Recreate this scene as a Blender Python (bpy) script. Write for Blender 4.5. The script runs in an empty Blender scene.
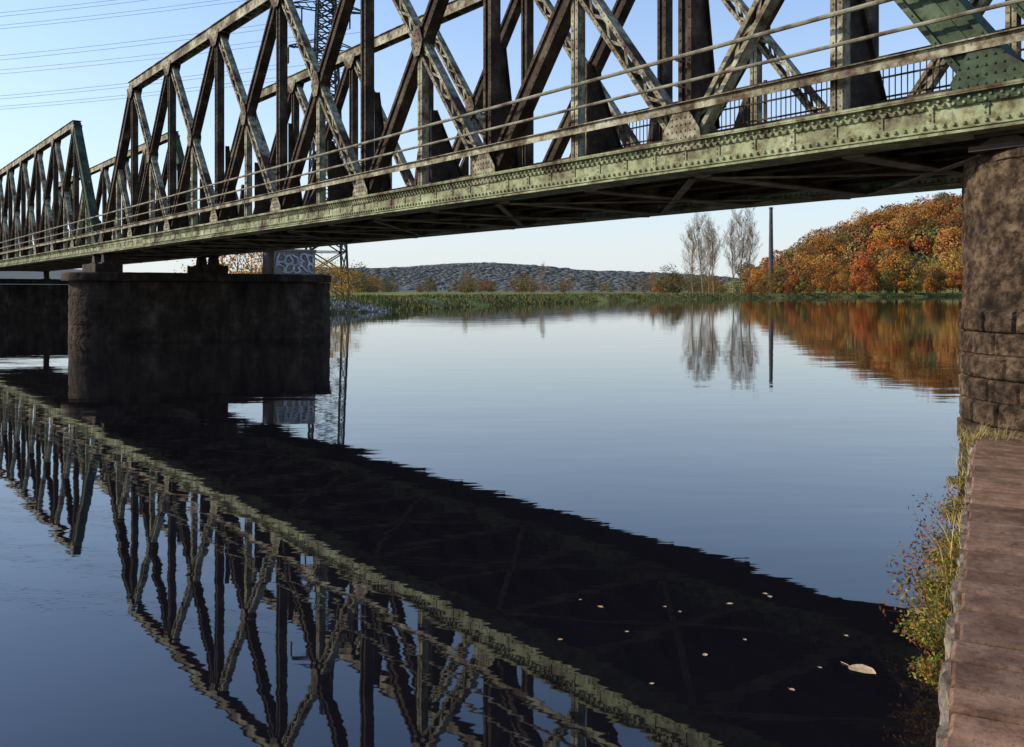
import bpy, math, random
import numpy as np
from mathutils import Vector, Matrix, noise
random.seed(7); rng=np.random.default_rng(7)
S=bpy.context.scene; COL=S.collection
S.view_settings.view_transform='Standard'; S.view_settings.look='None'; S.view_settings.exposure=0
CAMZ=2.35; F=900.0

# ---------------------------------------------------------------- helpers
class MB:
    def __init__(s): s.v=[]; s.f=[]
    def box8(s,p):
        b=len(s.v); s.v+= [tuple(q) for q in p]
        s.f+=[(b,b+3,b+2,b+1),(b+4,b+5,b+6,b+7),(b,b+1,b+5,b+4),(b+1,b+2,b+6,b+5),(b+2,b+3,b+7,b+6),(b+3,b,b+4,b+7)]
    def box(s,x0,x1,y0,y1,z0,z1):
        s.box8([(x0,y0,z0),(x1,y0,z0),(x1,y1,z0),(x0,y1,z0),(x0,y0,z1),(x1,y0,z1),(x1,y1,z1),(x0,y1,z1)])
    def beam(s,p0,p1,w,h,side=(0,1,0),ow=0,oh=0):
        p0=Vector(p0);p1=Vector(p1);d=(p1-p0).normalized();sd=Vector(side)
        sd=(sd-d*sd.dot(d)).normalized(); c=d.cross(sd)
        o=c*ow+sd*oh
        q=[]
        for p in (p0,p1):
            for a,b in ((-1,-1),(1,-1),(1,1),(-1,1)):
                q.append(p+o+c*(a*w/2)+sd*(b*h/2))
        s.box8(q)
    def cyl(s,p0,p1,r0,r1,n=8,caps=True):
        p0=Vector(p0);p1=Vector(p1);d=(p1-p0)
        if d.length<1e-6:return
        d.normalize(); a=d.orthogonal().normalized(); c=d.cross(a)
        b=len(s.v)
        for p,r in ((p0,r0),(p1,r1)):
            for i in range(n):
                t=2*math.pi*i/n
                s.v.append(tuple(p+a*(r*math.cos(t))+c*(r*math.sin(t))))
        for i in range(n):
            j=(i+1)%n; s.f.append((b+i,b+j,b+n+j,b+n+i))
        if caps:
            s.f.append(tuple(b+i for i in range(n))[::-1]); s.f.append(tuple(b+n+i for i in range(n)))
    def rivet(s,p,r=0.02,hgt=0.014,ny=1):
        b=len(s.v);x,y,z=p;n=6
        for i in range(n):
            t=2*math.pi*i/n; s.v.append((x+r*math.cos(t),y,z+r*math.sin(t)))
        for i in range(n):
            t=2*math.pi*i/n; s.v.append((x+.55*r*math.cos(t),y+hgt*ny,z+.55*r*math.sin(t)))
        for i in range(n):
            j=(i+1)%n; s.f.append((b+i,b+j,b+n+j,b+n+i))
        s.f.append(tuple(b+n+i for i in range(n)))
    def poly(s,pts,y0,y1):
        b=len(s.v);n=len(pts)
        s.v+=[(x,y0,z) for x,z in pts]+[(x,y1,z) for x,z in pts]
        s.f.append(tuple(b+i for i in range(n))); s.f.append(tuple(b+n+i for i in range(n))[::-1])
        for i in range(n):
            j=(i+1)%n; s.f.append((b+i,b+n+i,b+n+j,b+j))
    def mesh(s,name,mat,smooth=False):
        me=bpy.data.meshes.new(name); me.from_pydata(s.v,[],s.f); me.update()
        if mat: me.materials.append(mat)
        if smooth:
            for p in me.polygons: p.use_smooth=True
        return me
    def obj(s,name,mat,parent=None,smooth=False,loc=None):
        return mk(name,s.mesh(name,mat,smooth),parent,loc)
def mk(name,data,parent=None,loc=None):
    o=bpy.data.objects.new(name,data); COL.objects.link(o)
    if parent: o.parent=parent
    if loc is not None: o.location=loc
    return o
def top(o,label,cat,group=None):
    o["label"]=label;o["category"]=cat
    if group:o["group"]=group
    return o
def copy_thing(src,loc,rotz=None,scale=None):
    n=src.copy(); COL.objects.link(n); n.location=loc
    if rotz is not None:n.rotation_euler=(0,0,rotz)
    if scale is not None:n.scale=scale if hasattr(scale,'__len__') else (scale,)*3
    def rec(a,b):
        for c in a.children:
            k=c.copy(); COL.objects.link(k); k.parent=b; k.matrix_parent_inverse=c.matrix_parent_inverse.copy(); rec(c,k)
    rec(src,n); return n

# ---------------------------------------------------------------- materials
def newmat(name):
    m=bpy.data.materials.new(name); m.use_nodes=True; nt=m.node_tree
    return m,nt,nt.nodes,nt.links,nt.nodes['Principled BSDF']
def ramp(N,stops,interp='LINEAR'):
    r=N.new('ShaderNodeValToRGB'); cr=r.color_ramp; cr.interpolation=interp
    while len(cr.elements)>1: cr.elements.remove(cr.elements[-1])
    cr.elements[0].position=stops[0][0]; cr.elements[0].color=(*stops[0][1],1)
    for p,c in stops[1:]:
        e=cr.elements.new(p); e.color=(*c,1)
    return r
def noisen(N,L,scale,detail=6,rough=.6,coord='Object',vs=(1,1,1)):
    tc=N.new('ShaderNodeTexCoord'); mp=N.new('ShaderNodeMapping'); mp.inputs['Scale'].default_value=vs
    n=N.new('ShaderNodeTexNoise'); n.inputs['Scale'].default_value=scale; n.inputs['Detail'].default_value=detail; n.inputs['Roughness'].default_value=rough
    L.new(tc.outputs[coord],mp.inputs[0]); L.new(mp.outputs[0],n.inputs['Vector']); return n
def mat_noise(name,stops,scale,rough=.8,bump=.0,bscale=None,detail=7,vs=(1,1,1),coord='Object',second=None,metal=0,island=None,spec=.2):
    m,nt,N,L,B=newmat(name)
    n=noisen(N,L,scale,detail,.65,coord,vs); r=ramp(N,stops); L.new(n.outputs['Fac'],r.inputs[0])
    out=r.outputs[0]
    def mul(o1,o2,f):
        mx=N.new('ShaderNodeMix'); mx.data_type='RGBA'; mx.blend_type='MULTIPLY'; mx.inputs[0].default_value=f
        L.new(o1,mx.inputs[6]); L.new(o2,mx.inputs[7]); return mx.outputs[2]
    if second:
        n2=noisen(N,L,second[0],8,.7,coord,second[3] if len(second)>3 else (1,1,1)); r2=ramp(N,second[1]); L.new(n2.outputs['Fac'],r2.inputs[0])
        out=mul(out,r2.outputs[0],second[2])
    if island:
        g=N.new('ShaderNodeNewGeometry'); r3=ramp(N,island); L.new(g.outputs['Random Per Island'],r3.inputs[0]); out=mul(out,r3.outputs[0],1)
    L.new(out,B.inputs['Base Color']); B.inputs['Roughness'].default_value=rough; B.inputs['Metallic'].default_value=metal; B.inputs['Specular IOR Level'].default_value=spec
    if bump:
        nb=noisen(N,L,bscale or scale*4,6,.7,coord); b=N.new('ShaderNodeBump'); b.inputs['Strength'].default_value=1; b.inputs['Distance'].default_value=bump
        L.new(nb.outputs['Fac'],b.inputs['Height']); L.new(b.outputs[0],B.inputs['Normal'])
    return m
STEEL=mat_noise('weathered_grey_green_paint',[(.38,(.075,.04,.022)),(.46,(.19,.16,.10)),(.55,(.34,.32,.215)),(.7,(.53,.51,.38))],1.5,.75,.005,30,second=(8,[(.40,(.34,.26,.19)),(.54,(1,1,1))],.9))
CHORD=mat_noise('weathered_olive_paint',[(.36,(.08,.045,.024)),(.43,(.16,.155,.085)),(.54,(.27,.295,.155)),(.7,(.43,.45,.30))],1.3,.7,.005,30,second=(7,[(.38,(.38,.29,.2)),(.53,(1,1,1))],.88))
STEELG=mat_noise('dark_green_paint',[(.38,(.028,.018,.011)),(.45,(.035,.048,.026)),(.56,(.05,.078,.04)),(.72,(.12,.15,.09))],1.5,.75,.004,30,second=(9,[(.36,(.42,.34,.25)),(.5,(1,1,1))],.8))
STEELD=mat_noise('rusty_brown_paint',[(.40,(.024,.013,.008)),(.53,(.057,.036,.021)),(.64,(.11,.088,.052)),(.76,(.24,.21,.14))],1.7,.8,.005,30,second=(11,[(.35,(.5,.4,.33)),(.55,(1,1,1))],.8))
STEELU=mat_noise('dark_rust_steel',[(.35,(.025,.016,.011)),(.6,(.07,.05,.036)),(.75,(.12,.10,.07))],2.0,.8,.004,20)
STEELB=mat_noise('lightened_underside_steel',[(.35,(.12,.09,.06)),(.6,(.30,.25,.18)),(.75,(.42,.37,.28))],2.0,.8,.004,20)  # lightened in place of light below the deck, so beams show in the reflection
RAILM=mat_noise('handrail_paint',[(.38,(.07,.045,.025)),(.5,(.19,.175,.12)),(.7,(.33,.32,.23))],2.5,.7)
WOOD=mat_noise('weathered_sleeper',[(.3,(.035,.022,.015)),(.6,(.10,.06,.04)),(.8,(.16,.11,.08))],3,.9,.01,15)
STONE=mat_noise('rough_sandstone',[(.3,(.022,.014,.010)),(.46,(.075,.049,.030)),(.58,(.135,.09,.055)),(.68,(.18,.13,.082)),(.8,(.28,.215,.145))],2.6,.95,.03,16,second=(9,[(.42,(.22,.19,.16)),(.57,(1,1,1))],.9))
WALLS=mat_noise('pale_wall_stone',[(.3,(.07,.055,.04)),(.5,(.19,.15,.11)),(.7,(.38,.33,.26))],4,.95,.02,20,second=(12,[(.38,(.3,.27,.22)),(.55,(1,1,1))],.8))
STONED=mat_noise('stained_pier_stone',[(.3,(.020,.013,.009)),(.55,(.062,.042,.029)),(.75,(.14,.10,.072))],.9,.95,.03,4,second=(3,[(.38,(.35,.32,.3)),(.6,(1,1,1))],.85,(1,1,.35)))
CONC=mat_noise('aged_concrete',[(.3,(.20,.15,.11)),(.6,(.38,.31,.24)),(.75,(.46,.4,.33))],.8,.9,.01,9)
COPING=mat_noise('brown_paving_stone',[(.3,(.085,.045,.028)),(.5,(.19,.108,.070)),(.7,(.28,.18,.125))],4,.9,.006,34,second=(30,[(.38,(.5,.44,.4)),(.52,(1,1,1))],.7),island=[(0,(.62,.6,.58)),(.5,(.9,.9,.9)),(1,(1.15,1.1,1.04))])
PYL=mat_noise('galvanised_steel',[(.4,(.02,.021,.023)),(.6,(.05,.052,.055))],.5,.7)
WIRE=mat_noise('aluminium_wire',[(.4,(.45,.47,.5)),(.6,(.6,.62,.65))],.5,.5)
CHIM=mat_noise('dark_chimney',[(.4,(.06,.05,.055)),(.6,(.11,.095,.10))],.4,.9)
BARK=mat_noise('bark',[(.35,(.05,.04,.03)),(.6,(.12,.095,.07))],3,.95)
BARKL=mat_noise('pale_bark',[(.35,(.18,.12,.07)),(.6,(.31,.22,.13))],1,.95)
RIPRAP=mat_noise('riprap_stone',[(.35,(.10,.10,.095)),(.6,(.22,.215,.20))],1,.9)
m,nt,N,L,B=newmat('meadow_ground'); GROUND=m
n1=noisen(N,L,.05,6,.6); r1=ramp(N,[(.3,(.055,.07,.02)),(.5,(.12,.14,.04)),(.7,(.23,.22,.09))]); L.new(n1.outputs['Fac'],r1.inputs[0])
n2=noisen(N,L,.02,8,.7); r2=ramp(N,[(.3,(.085,.10,.10)),(.7,(.12,.13,.125))]); L.new(n2.outputs['Fac'],r2.inputs[0])  # far ground tone: bluish distance haze painted into the colour
tc=N.new('ShaderNodeTexCoord'); sx=N.new('ShaderNodeSeparateXYZ'); L.new(tc.outputs['Object'],sx.inputs[0]); mr=N.new('ShaderNodeMapRange'); mr.inputs[1].default_value=850; mr.inputs[2].default_value=1100; L.new(sx.outputs['Y'],mr.inputs[0])  # mask that blends the painted haze in with distance
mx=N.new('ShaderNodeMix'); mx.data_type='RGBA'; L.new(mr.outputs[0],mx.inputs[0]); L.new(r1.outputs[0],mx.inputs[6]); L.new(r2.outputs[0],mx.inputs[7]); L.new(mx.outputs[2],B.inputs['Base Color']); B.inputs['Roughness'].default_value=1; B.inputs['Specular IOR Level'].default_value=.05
def leafmat(name,stops,src='object',dark=.55,trans=0,bright=1.35):
    m,nt,N,L,B=newmat(name)
    r=ramp(N,stops)
    if src=='object':
        oi=N.new('ShaderNodeObjectInfo'); L.new(oi.outputs['Random'],r.inputs[0])
    elif src=='attr':
        a=N.new('ShaderNodeAttribute'); a.attribute_name='tint'; L.new(a.outputs['Fac'],r.inputs[0])
    else:
        g=N.new('ShaderNodeNewGeometry'); L.new(g.outputs['Random Per Island'],r.inputs[0])
    g=N.new('ShaderNodeNewGeometry'); r2=ramp(N,[(0,(dark,)*3),(1,(bright,)*3)]); L.new(g.outputs['Random Per Island'],r2.inputs[0])
    mx=N.new('ShaderNodeMix'); mx.data_type='RGBA'; mx.blend_type='MULTIPLY'; mx.inputs[0].default_value=1
    L.new(r.outputs[0],mx.inputs[6]); L.new(r2.outputs[0],mx.inputs[7])
    L.new(mx.outputs[2],B.inputs['Base Color']); B.inputs['Roughness'].default_value=.9; B.inputs['Specular IOR Level'].default_value=.1
    if trans:
        tr=N.new('ShaderNodeBsdfTranslucent'); L.new(mx.outputs[2],tr.inputs[0]); ms=N.new('ShaderNodeMixShader'); ms.inputs[0].default_value=trans
        L.new(B.outputs[0],ms.inputs[1]); L.new(tr.outputs[0],ms.inputs[2]); L.new(ms.outputs[0],N['Material Output'].inputs[0])
    return m
AUT=[(0,(.50,.15,.03)),(.08,(.24,.085,.035)),(.16,(.55,.25,.045)),(.24,(.10,.125,.04)),(.32,(.40,.10,.028)),(.40,(.52,.33,.07)),(.48,(.22,.13,.05)),(.56,(.48,.14,.028)),(.64,(.11,.125,.045)),(.72,(.27,.09,.035)),(.8,(.56,.21,.035)),(.88,(.30,.24,.06)),(.94,(.18,.075,.03)),(1,(.45,.16,.035))]
AUTUMN=leafmat('autumn_leaves',AUT,dark=.65,bright=1.2)
AUTUMNA=leafmat('autumn_wood_leaves',[(p,tuple(x*.85+.01 for x in c)) for p,c in AUT],'attr',dark=.65,bright=1.2)
YELL=leafmat('yellow_leaves',[(0,(.60,.33,.02)),(.5,(.5,.25,.02)),(1,(.58,.28,.02))])
MIXL=leafmat('muted_leaves',[(0,(.085,.095,.035)),(.3,(.18,.12,.05)),(.5,(.075,.09,.035)),(.75,(.30,.17,.045)),(.9,(.24,.10,.035)),(1,(.12,.10,.045))])
TWIG=leafmat('fine_brown_twigs',[(0,(.24,.165,.10)),(1,(.33,.23,.13))])
FARL=leafmat('haze_tinted_wood',[(0,(.095,.105,.105)),(.4,(.115,.115,.105)),(.7,(.10,.11,.11)),(1,(.14,.12,.10))],'attr',.96,0,1.04)  # aerial haze painted into the leaf colours of the far hills
REED=leafmat('reed_blades',[(0,(.06,.07,.02)),(.4,(.11,.115,.035)),(.75,(.21,.175,.07)),(1,(.09,.095,.03))],'island')
SHRUB=leafmat('yellow_green_leaves',[(0,(.10,.14,.025)),(.35,(.22,.25,.045)),(.6,(.36,.31,.07)),(.8,(.30,.12,.035)),(1,(.18,.07,.025))],'island',trans=.3)
SHRUBR=leafmat('reddish_leaves',[(0,(.10,.05,.03)),(.4,(.26,.07,.03)),(.75,(.24,.18,.05)),(1,(.12,.13,.03))],'island',trans=.3)
STRAW=leafmat('straw_blades',[(0,(.42,.30,.11)),(.5,(.46,.34,.14)),(1,(.22,.24,.06))],'island')
m,nt,N,L,B=newmat('river_water'); WATER=m
B.inputs['Base Color'].default_value=(.005,.005,.007,1); B.inputs['Roughness'].default_value=.015; B.inputs['IOR'].default_value=1.62
tc=N.new('ShaderNodeTexCoord')
def wn(sc,vs,det,dist):
    mp=N.new('ShaderNodeMapping'); mp.inputs['Scale'].default_value=vs; mp.inputs['Rotation'].default_value=(0,0,.15)
    n=N.new('ShaderNodeTexNoise'); n.inputs['Scale'].default_value=sc; n.inputs['Detail'].default_value=det; n.inputs['Roughness'].default_value=.5
    L.new(tc.outputs['Object'],mp.inputs[0]); L.new(mp.outputs[0],n.inputs['Vector'])
    b=N.new('ShaderNodeBump'); b.inputs['Strength'].default_value=1; b.inputs['Distance'].default_value=dist
    L.new(n.outputs['Fac'],b.inputs['Height']); return b
b1=wn(.35,(.6,1.6,1),2,.007); b2=wn(1.6,(.5,1.7,1),3,.0013)
L.new(b1.outputs[0],b2.inputs['Normal']); L.new(b2.outputs[0],B.inputs['Normal'])

# ---------------------------------------------------------------- camera, light, sky
cam=bpy.data.cameras.new('camera'); co=mk('camera',cam); co.location=(0,0,CAMZ); co.rotation_euler=(math.radians(90),0,0)
cam.lens=F/1024*36; cam.sensor_width=36; cam.shift_y=-81.5/1024; cam.clip_end=9000; cam.clip_start=.05; S.camera=co
EL=math.radians(29); az=Vector((-.98,.10)).normalized()
sv=Vector((az.x*math.cos(EL),az.y*math.cos(EL),math.sin(EL)))
sl=bpy.data.lights.new('sun','SUN'); sl.energy=5.0; sl.angle=math.radians(.5); sl.color=(1,.89,.72)
so=mk('sun',sl); so.rotation_euler=(-sv).to_track_quat('-Z','Y').to_euler(); so.location=(0,0,50)
w=bpy.data.worlds.new('World'); S.world=w; w.use_nodes=True; WN=w.node_tree.nodes; WL=w.node_tree.links
sk=WN.new('ShaderNodeTexSky'); sk.sky_type='NISHITA'; sk.sun_disc=False; sk.sun_elevation=EL; sk.sun_rotation=math.atan2(az.x,az.y)
sk.air_density=1.2; sk.dust_density=.7; sk.ozone_density=3.5
vm_=WN.new('ShaderNodeMix'); vm_.data_type='RGBA'; vm_.blend_type='MULTIPLY'; vm_.inputs[0].default_value=1; vm_.inputs[7].default_value=(1.26,1.33,1.52,1)
WL.new(sk.outputs[0],vm_.inputs[6])
tcw=WN.new('ShaderNodeTexCoord'); sxw=WN.new('ShaderNodeSeparateXYZ'); WL.new(tcw.outputs['Generated'],sxw.inputs[0])
ab=WN.new('ShaderNodeMath'); ab.operation='ABSOLUTE'; WL.new(sxw.outputs['Z'],ab.inputs[0])
om=WN.new('ShaderNodeMath'); om.operation='SUBTRACT'; om.inputs[0].default_value=1; WL.new(ab.outputs[0],om.inputs[1])
pw=WN.new('ShaderNodeMath'); pw.operation='POWER'; WL.new(om.outputs[0],pw.inputs[0]); pw.inputs[1].default_value=4.5
ml=WN.new('ShaderNodeMath'); ml.operation='MULTIPLY'; WL.new(pw.outputs[0],ml.inputs[0]); ml.inputs[1].default_value=.88
hzm=WN.new('ShaderNodeMix'); hzm.data_type='RGBA'; WL.new(ml.outputs[0],hzm.inputs[0]); WL.new(vm_.outputs[2],hzm.inputs[6]); hzm.inputs[7].default_value=(5.3,5.7,6.05,1)
bg=WN['Background']; bg.inputs[1].default_value=.15; WL.new(hzm.outputs[2],bg.inputs[0])

# ---------------------------------------------------------------- terrain
LEFT=[(-900,-600),(-200,-100),(-80,30),(-56,62),(-38,83),(-24,93),(-17,104),(-2,160),(23,225),(61,290),(103,352),(170,425),(260,470),(420,495),(900,480),(3500,600)]
RIGHT=[(-60,-120),(-.11,0.3),(5.5,10.6),(9,15),(60,112),(120,212),(235,410),(420,440),(900,420),(3500,500)]
def side_dist(P,poly):
    best=np.full(len(P),1e18); sg=np.zeros(len(P))
    for a,b in zip(poly[:-1],poly[1:]):
        a=np.array(a,float);b=np.array(b,float);ab=b-a
        t=np.clip(((P-a)@ab)/(ab@ab),0,1); q=a+t[:,None]*ab; d=P-q; dd=(d**2).sum(1)
        cr=ab[0]*(P[:,1]-a[1])-ab[1]*(P[:,0]-a[0])
        m=dd<best-1e-9; best[m]=dd[m]; sg[m]=np.sign(cr[m])
    return np.sqrt(best)*np.where(sg==0,1,sg)
def sst(x): x=np.clip(x,0,1); return x*x*(3-2*x)
def wav(P): return np.sin(P[:,0]*.007+2.2)*np.cos(P[:,1]*.004)+.4*np.sin(P[:,0]*.019+P[:,1]*.01)
def height(P):
    P=np.asarray(P,float)
    l=side_dist(P,LEFT); r=-side_dist(P,RIGHT)
    zl=np.clip(-1.5+(l+4)*.37,-2,1.5)+sst((l-8)/60)*.7
    zl=zl+np.where(l>0,(55*sst((P[:,0]-135)/210)*sst((P[:,1]-490)/130)*(1-sst((P[:,1]-760)/200))),0)
    far=sst((P[:,1]-1050)/450)*(37+8*wav(P))
    zl=zl+far*np.where(l>0,1,0)*(1-.5*sst((P[:,0]-150)/350))
    zr=np.clip(-2+(r-.7)*6,-2,.66)
    return np.maximum(zl,zr)
na,nr=720,150
ang=np.linspace(0,2*math.pi,na,endpoint=False); rad=np.concatenate([[0.5],np.geomspace(2,5000,nr-1)])
A,R=np.meshgrid(ang,rad); P=np.stack([(R*np.cos(A)).ravel(),(R*np.sin(A)).ravel()],1); Z=height(P)
mb=MB(); mb.v=[tuple(q) for q in np.column_stack([P,Z])]
for i in range(nr-1):
    for j in range(na):
        k=(j+1)%na; mb.f.append((i*na+j,i*na+k,(i+1)*na+k,(i+1)*na+j))
mb.f.append(tuple(range(na)))
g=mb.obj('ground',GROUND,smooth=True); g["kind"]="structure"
mb=MB(); mb.v=[(-5000,-5000,0),(5000,-5000,0),(5000,5000,0),(-5000,5000,0)]; mb.f=[(0,1,2,3)]
wt=mb.obj('water',WATER); wt["kind"]="structure"

# ---------------------------------------------------------------- bridge
D=Vector((-.609,.793,0)).normalized()
ROT=math.atan2(D.y,D.x); ORI=Vector((5.69,10,0))
FR=Matrix.Translation(ORI)@Matrix.Rotation(ROT,4,'Z')
def frame(o,t,y,z=0):
    o.matrix_world=FR@Matrix.Translation((t,y,z))
PAN=5.15; NP=8; LEN=PAN*NP; ZB=CAMZ+1.82; ZC=ZB+.5; ZT=CAMZ+8.95; W=5.0; EX=.42
def laced(mb,p0,p1,w,h,lace=True,full=False,riv=False):
    t=.022
    for s in(-1,1):
        mb.beam(p0,p1,t,h-.05,ow=s*(w/2-t/2))
        for q in(-1,1): mb.beam(p0,p1,.075,t,ow=s*(w/2-.0375),oh=q*(h/2-t/2))
    if full: mb.beam(p0,p1,w-.05,.02,oh=h/2-.05); mb.beam(p0,p1,w-.05,.02,oh=-h/2+.05)
    elif lace:
        p0=Vector(p0);p1=Vector(p1);d=p1-p0;Ln=d.length;d.normalize();sd=Vector((0,1,0));c=d.cross(sd)
        n=max(2,int(Ln/(w*1.15)))
        for q in(-1,1):
            for i in range(n):
                a=p0+d*(Ln*i/n)+c*((-1)**i*(w/2-.05)); b=p0+d*(Ln*(i+1)/n)+c*(-(-1)**i*(w/2-.05))
                mb.beam(a+sd*q*(h/2-.032),b+sd*q*(h/2-.032),.055,.012)
    if riv:
        p0=Vector(p0);p1=Vector(p1);d=p1-p0;Ln=d.length;d.normalize();sd=Vector((0,1,0));c=d.cross(sd)
        n=int(Ln/.16)
        for i in range(n):
            for s in(-1,1):
                mb.rivet(p0+d*(Ln*(i+.5)/n)+c*s*(w/2-.04)+sd*(h/2),.018,.013)
def span(origin_t,label):
    sp=bpy.data.objects.new('truss_bridge_span',None); COL.objects.link(sp); frame(sp,origin_t,0)
    top(sp,label,'bridge','truss spans of the railway bridge')
    mb=MB(); x0,x1=-.36,LEN+.34
    mb.box(x0,x1,-.27,.27,ZC-.03,ZC)
    mb.box(x0,x1,-.30,.30,ZB,ZB+.03)
    mb.box(x0,x1,-.24,.24,ZB+.032,ZB+.052)
    for s in(1,-1):
        a,b=sorted((s*.15,s*.17)); mb.box(x0,x1,a,b,ZB+.053,ZC-.032)
        a,b=sorted((s*.172,s*.19)); mb.box(x0,x1,a,b,ZC-.17,ZC-.034); mb.box(x0,x1,a,b,ZB+.055,ZB+.17)
        a,b=sorted((s*.192,s*.265)); mb.box(x0,x1,a,b,ZC-.05,ZC-.034); mb.box(x0,x1,a,b,ZB+.055,ZB+.071)
    n=int((LEN+.6)/.12)
    for i in range(n):
        x=x0+.08+i*.12
        if x>34: break
        mb.rivet((x,.19,ZC-.09),.032,.036); mb.rivet((x+.06,.19,ZC-.14),.032,.036); mb.rivet((x+.06,.19,ZB+.12),.03,.032)
    x=.64
    while x<LEN:
        mb.box(x-.045,x+.045,.1705,.186,ZB+.172,ZC-.172)
        for zz in(.21,.28): mb.rivet((x,.186,ZB+zz),.018,.014)
        x+=.6375
    tr=mb.obj('truss',CHORD,sp); tr["label"]="riveted lattice truss with weathered olive paint"
    mb=MB()
    for s in(1,-1):
        a,b=sorted((s*.15,s*.17)); mb.box(PAN-.2,LEN-PAN+.2,a,b,ZT-.36,ZT-.021)
        a,b=sorted((s*.172,s*.186)); mb.box(PAN-.2,LEN-PAN+.2,a,b,ZT-.36,ZT-.29)
    mb.box(PAN-.25,LEN-PAN+.25,-.22,.22,ZT-.02,ZT)
    for k in range(int((LEN-2*PAN)/.5)):
        mb.box(PAN+k*.5,PAN+k*.5+.1,-.148,.148,ZT-.36,ZT-.35)
    mb.obj('top_chord',STEEL,tr)
    gm={}
    def gus(key,pts,ya,yb,riv,x,mat):
        if key not in gm:
            mb=MB()
            for s in(1,-1):
                a,b=sorted((s*ya,s*yb)); mb.poly(pts,a,b)
            for u,v in riv: mb.rivet((u,yb,v),.02,.016)
            o=mb.obj('gusset_plate',mat,tr); gm[key]=o.data
        else: o=mk('gusset_plate',gm[key],tr)
        o.location=(x,0,0)
    zm=(ZC+ZT-.2)/2
    bp=[(-.42,ZC-.17),(-.36,ZC+.14),(-.14,ZC+.45),(.14,ZC+.45),(.36,ZC+.14),(.42,ZC-.17)]
    br_=[(u,ZC+v) for v in np.arange(.03,.45,.1) for u in np.arange(-.36,.37,.09) if abs(u)<.37-.45*v]
    e0=[(-.3,ZC-.17),(-.3,ZC+.1),(.1,ZC+.42),(.40,ZC+.42),(.60,ZC+.1),(.60,ZC-.17)]
    for k in range(0,NP+1):
        x=k*PAN
        if k==0: gus('e0',e0,.192,.207,[(u+.2,ZC+v) for v in np.arange(.03,.42,.105) for u in np.arange(-.4,.41,.1) if abs(u)<.42-.5*v],EX,STEELG)
        elif k==NP: gus('e1',[(-a,b) for a,b in e0][::-1],.192,.207,[],x,STEELD)
        else:
            gus('b',bp,.192,.207,br_,x,STEEL)
            gus('t',[(-.5,ZT-.25),(-.38,ZT-.46),(-.15,ZT-.72),(.15,ZT-.72),(.38,ZT-.46),(.5,ZT-.25)][::-1],.188,.202,[(-.28,ZT-.33),(0,ZT-.35),(.28,ZT-.33),(-.14,ZT-.48),(.14,ZT-.48),(0,ZT-.62)],x,STEEL)
        if 0<k<NP-1:
            gus('m',[(-.24,zm),(-.11,zm-.33),(.11,zm-.33),(.24,zm),(.11,zm+.33),(-.11,zm+.33)],.165,.18,[(-.15,zm),(.15,zm),(-.08,zm+.14),(.08,zm+.14),(-.08,zm-.14),(.08,zm-.14),(0,zm+.25),(0,zm-.25),(0,zm)],x+PAN/2,STEEL)
    e=MB(); laced(e,(EX,0,ZC-.1),(PAN,0,ZT-.25),.52,.38,full=True,riv=True)
    e.beam((EX,0,ZC-.1),(PAN,0,ZT-.25),.12,.02,oh=.155)
    e.obj('end_post',STEELG,tr)
    e=MB(); laced(e,(LEN,0,ZC-.1),(LEN-PAN,0,ZT-.25),.46,.34,full=True); e.obj('end_post',STEELD,tr)
    vm=None
    for k in range(1,NP):
        if vm is None:
            e=MB(); laced(e,(0,0,ZC+.02),(0,0,ZT-.36),.26,.24,full=True,riv=True); v=e.obj('vertical_post',STEELD,tr); vm=v.data
        else: v=mk('vertical_post',vm,tr)
        v.location=(k*PAN,0,0)
    ma=mbk=hm=None
    for k in range(0,NP):
        x=k*PAN
        if 0<k<NP-1:
            if ma is None:
                e=MB(); laced(e,(.12,.0,ZC+.05),(PAN-.1,0,ZT-.32),.29,.22,riv=True); o=e.obj('diagonal_brace',STEEL,tr); ma=o.data
                e=MB(); laced(e,(PAN-.12,.0,ZC+.05),(.1,0,ZT-.32),.33,.27,full=True,riv=True); o2=e.obj('diagonal_brace',STEELD,tr); mbk=o2.data
            else: o=mk('diagonal_brace',ma,tr); o2=mk('diagonal_brace',mbk,tr)
            o.location=(x,0,0); o2.location=(x,0,0)
        if hm is None:
            e=MB(); laced(e,(0,0,ZC+.02),(0,0,(ZC+ZT-.2)/2),.18,.18,riv=True); h=e.obj('hanger',STEEL,tr); hm=h.data
        else: h=mk('hanger',hm,tr)
        h.location=((k+.5)*PAN,0,0)
    for x_a,x_b in((PAN-.1,PAN/2),(LEN-PAN+.1,LEN-PAN/2)):
        e=MB(); laced(e,(x_a,0,ZC+.05),(x_b,0,(ZC+ZT)/2),.26,.2); e.obj('counter_brace',STEEL,tr)
    def cp(a,par):
        n=a.copy(); COL.objects.link(n); n.parent=par
        for c in a.children: cp(c,n)
        return n
    t2=cp(tr,sp); t2.location=(0,-W,0)
    mb=MB()
    for i in range(int(LEN/.62)):
        x=.1+i*.62; mb.box(x,x+.26,-W+.55,-.55,ZC-.02,ZC+.16)
    mb.box(0,LEN,-.95,-.5,ZC+.165,ZC+.205); mb.box(0,LEN,-W+.5,-W+.95,ZC+.165,ZC+.205)
    mb.box(0,LEN,-W+.35,-.35,ZC-.06,ZC-.025)
    mb.obj('deck',WOOD,sp)
    mb=MB()
    for yy in(-1.75,-3.2):
        mb.box(0,LEN,yy-.07,yy+.07,ZC+.165,ZC+.19); mb.box(0,LEN,yy-.012,yy+.012,ZC+.19,ZC+.29); mb.box(0,LEN,yy-.035,yy+.035,ZC+.29,ZC+.33)
    mb.obj('rail_track',STEELU,sp)
    mb=MB()
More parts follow.
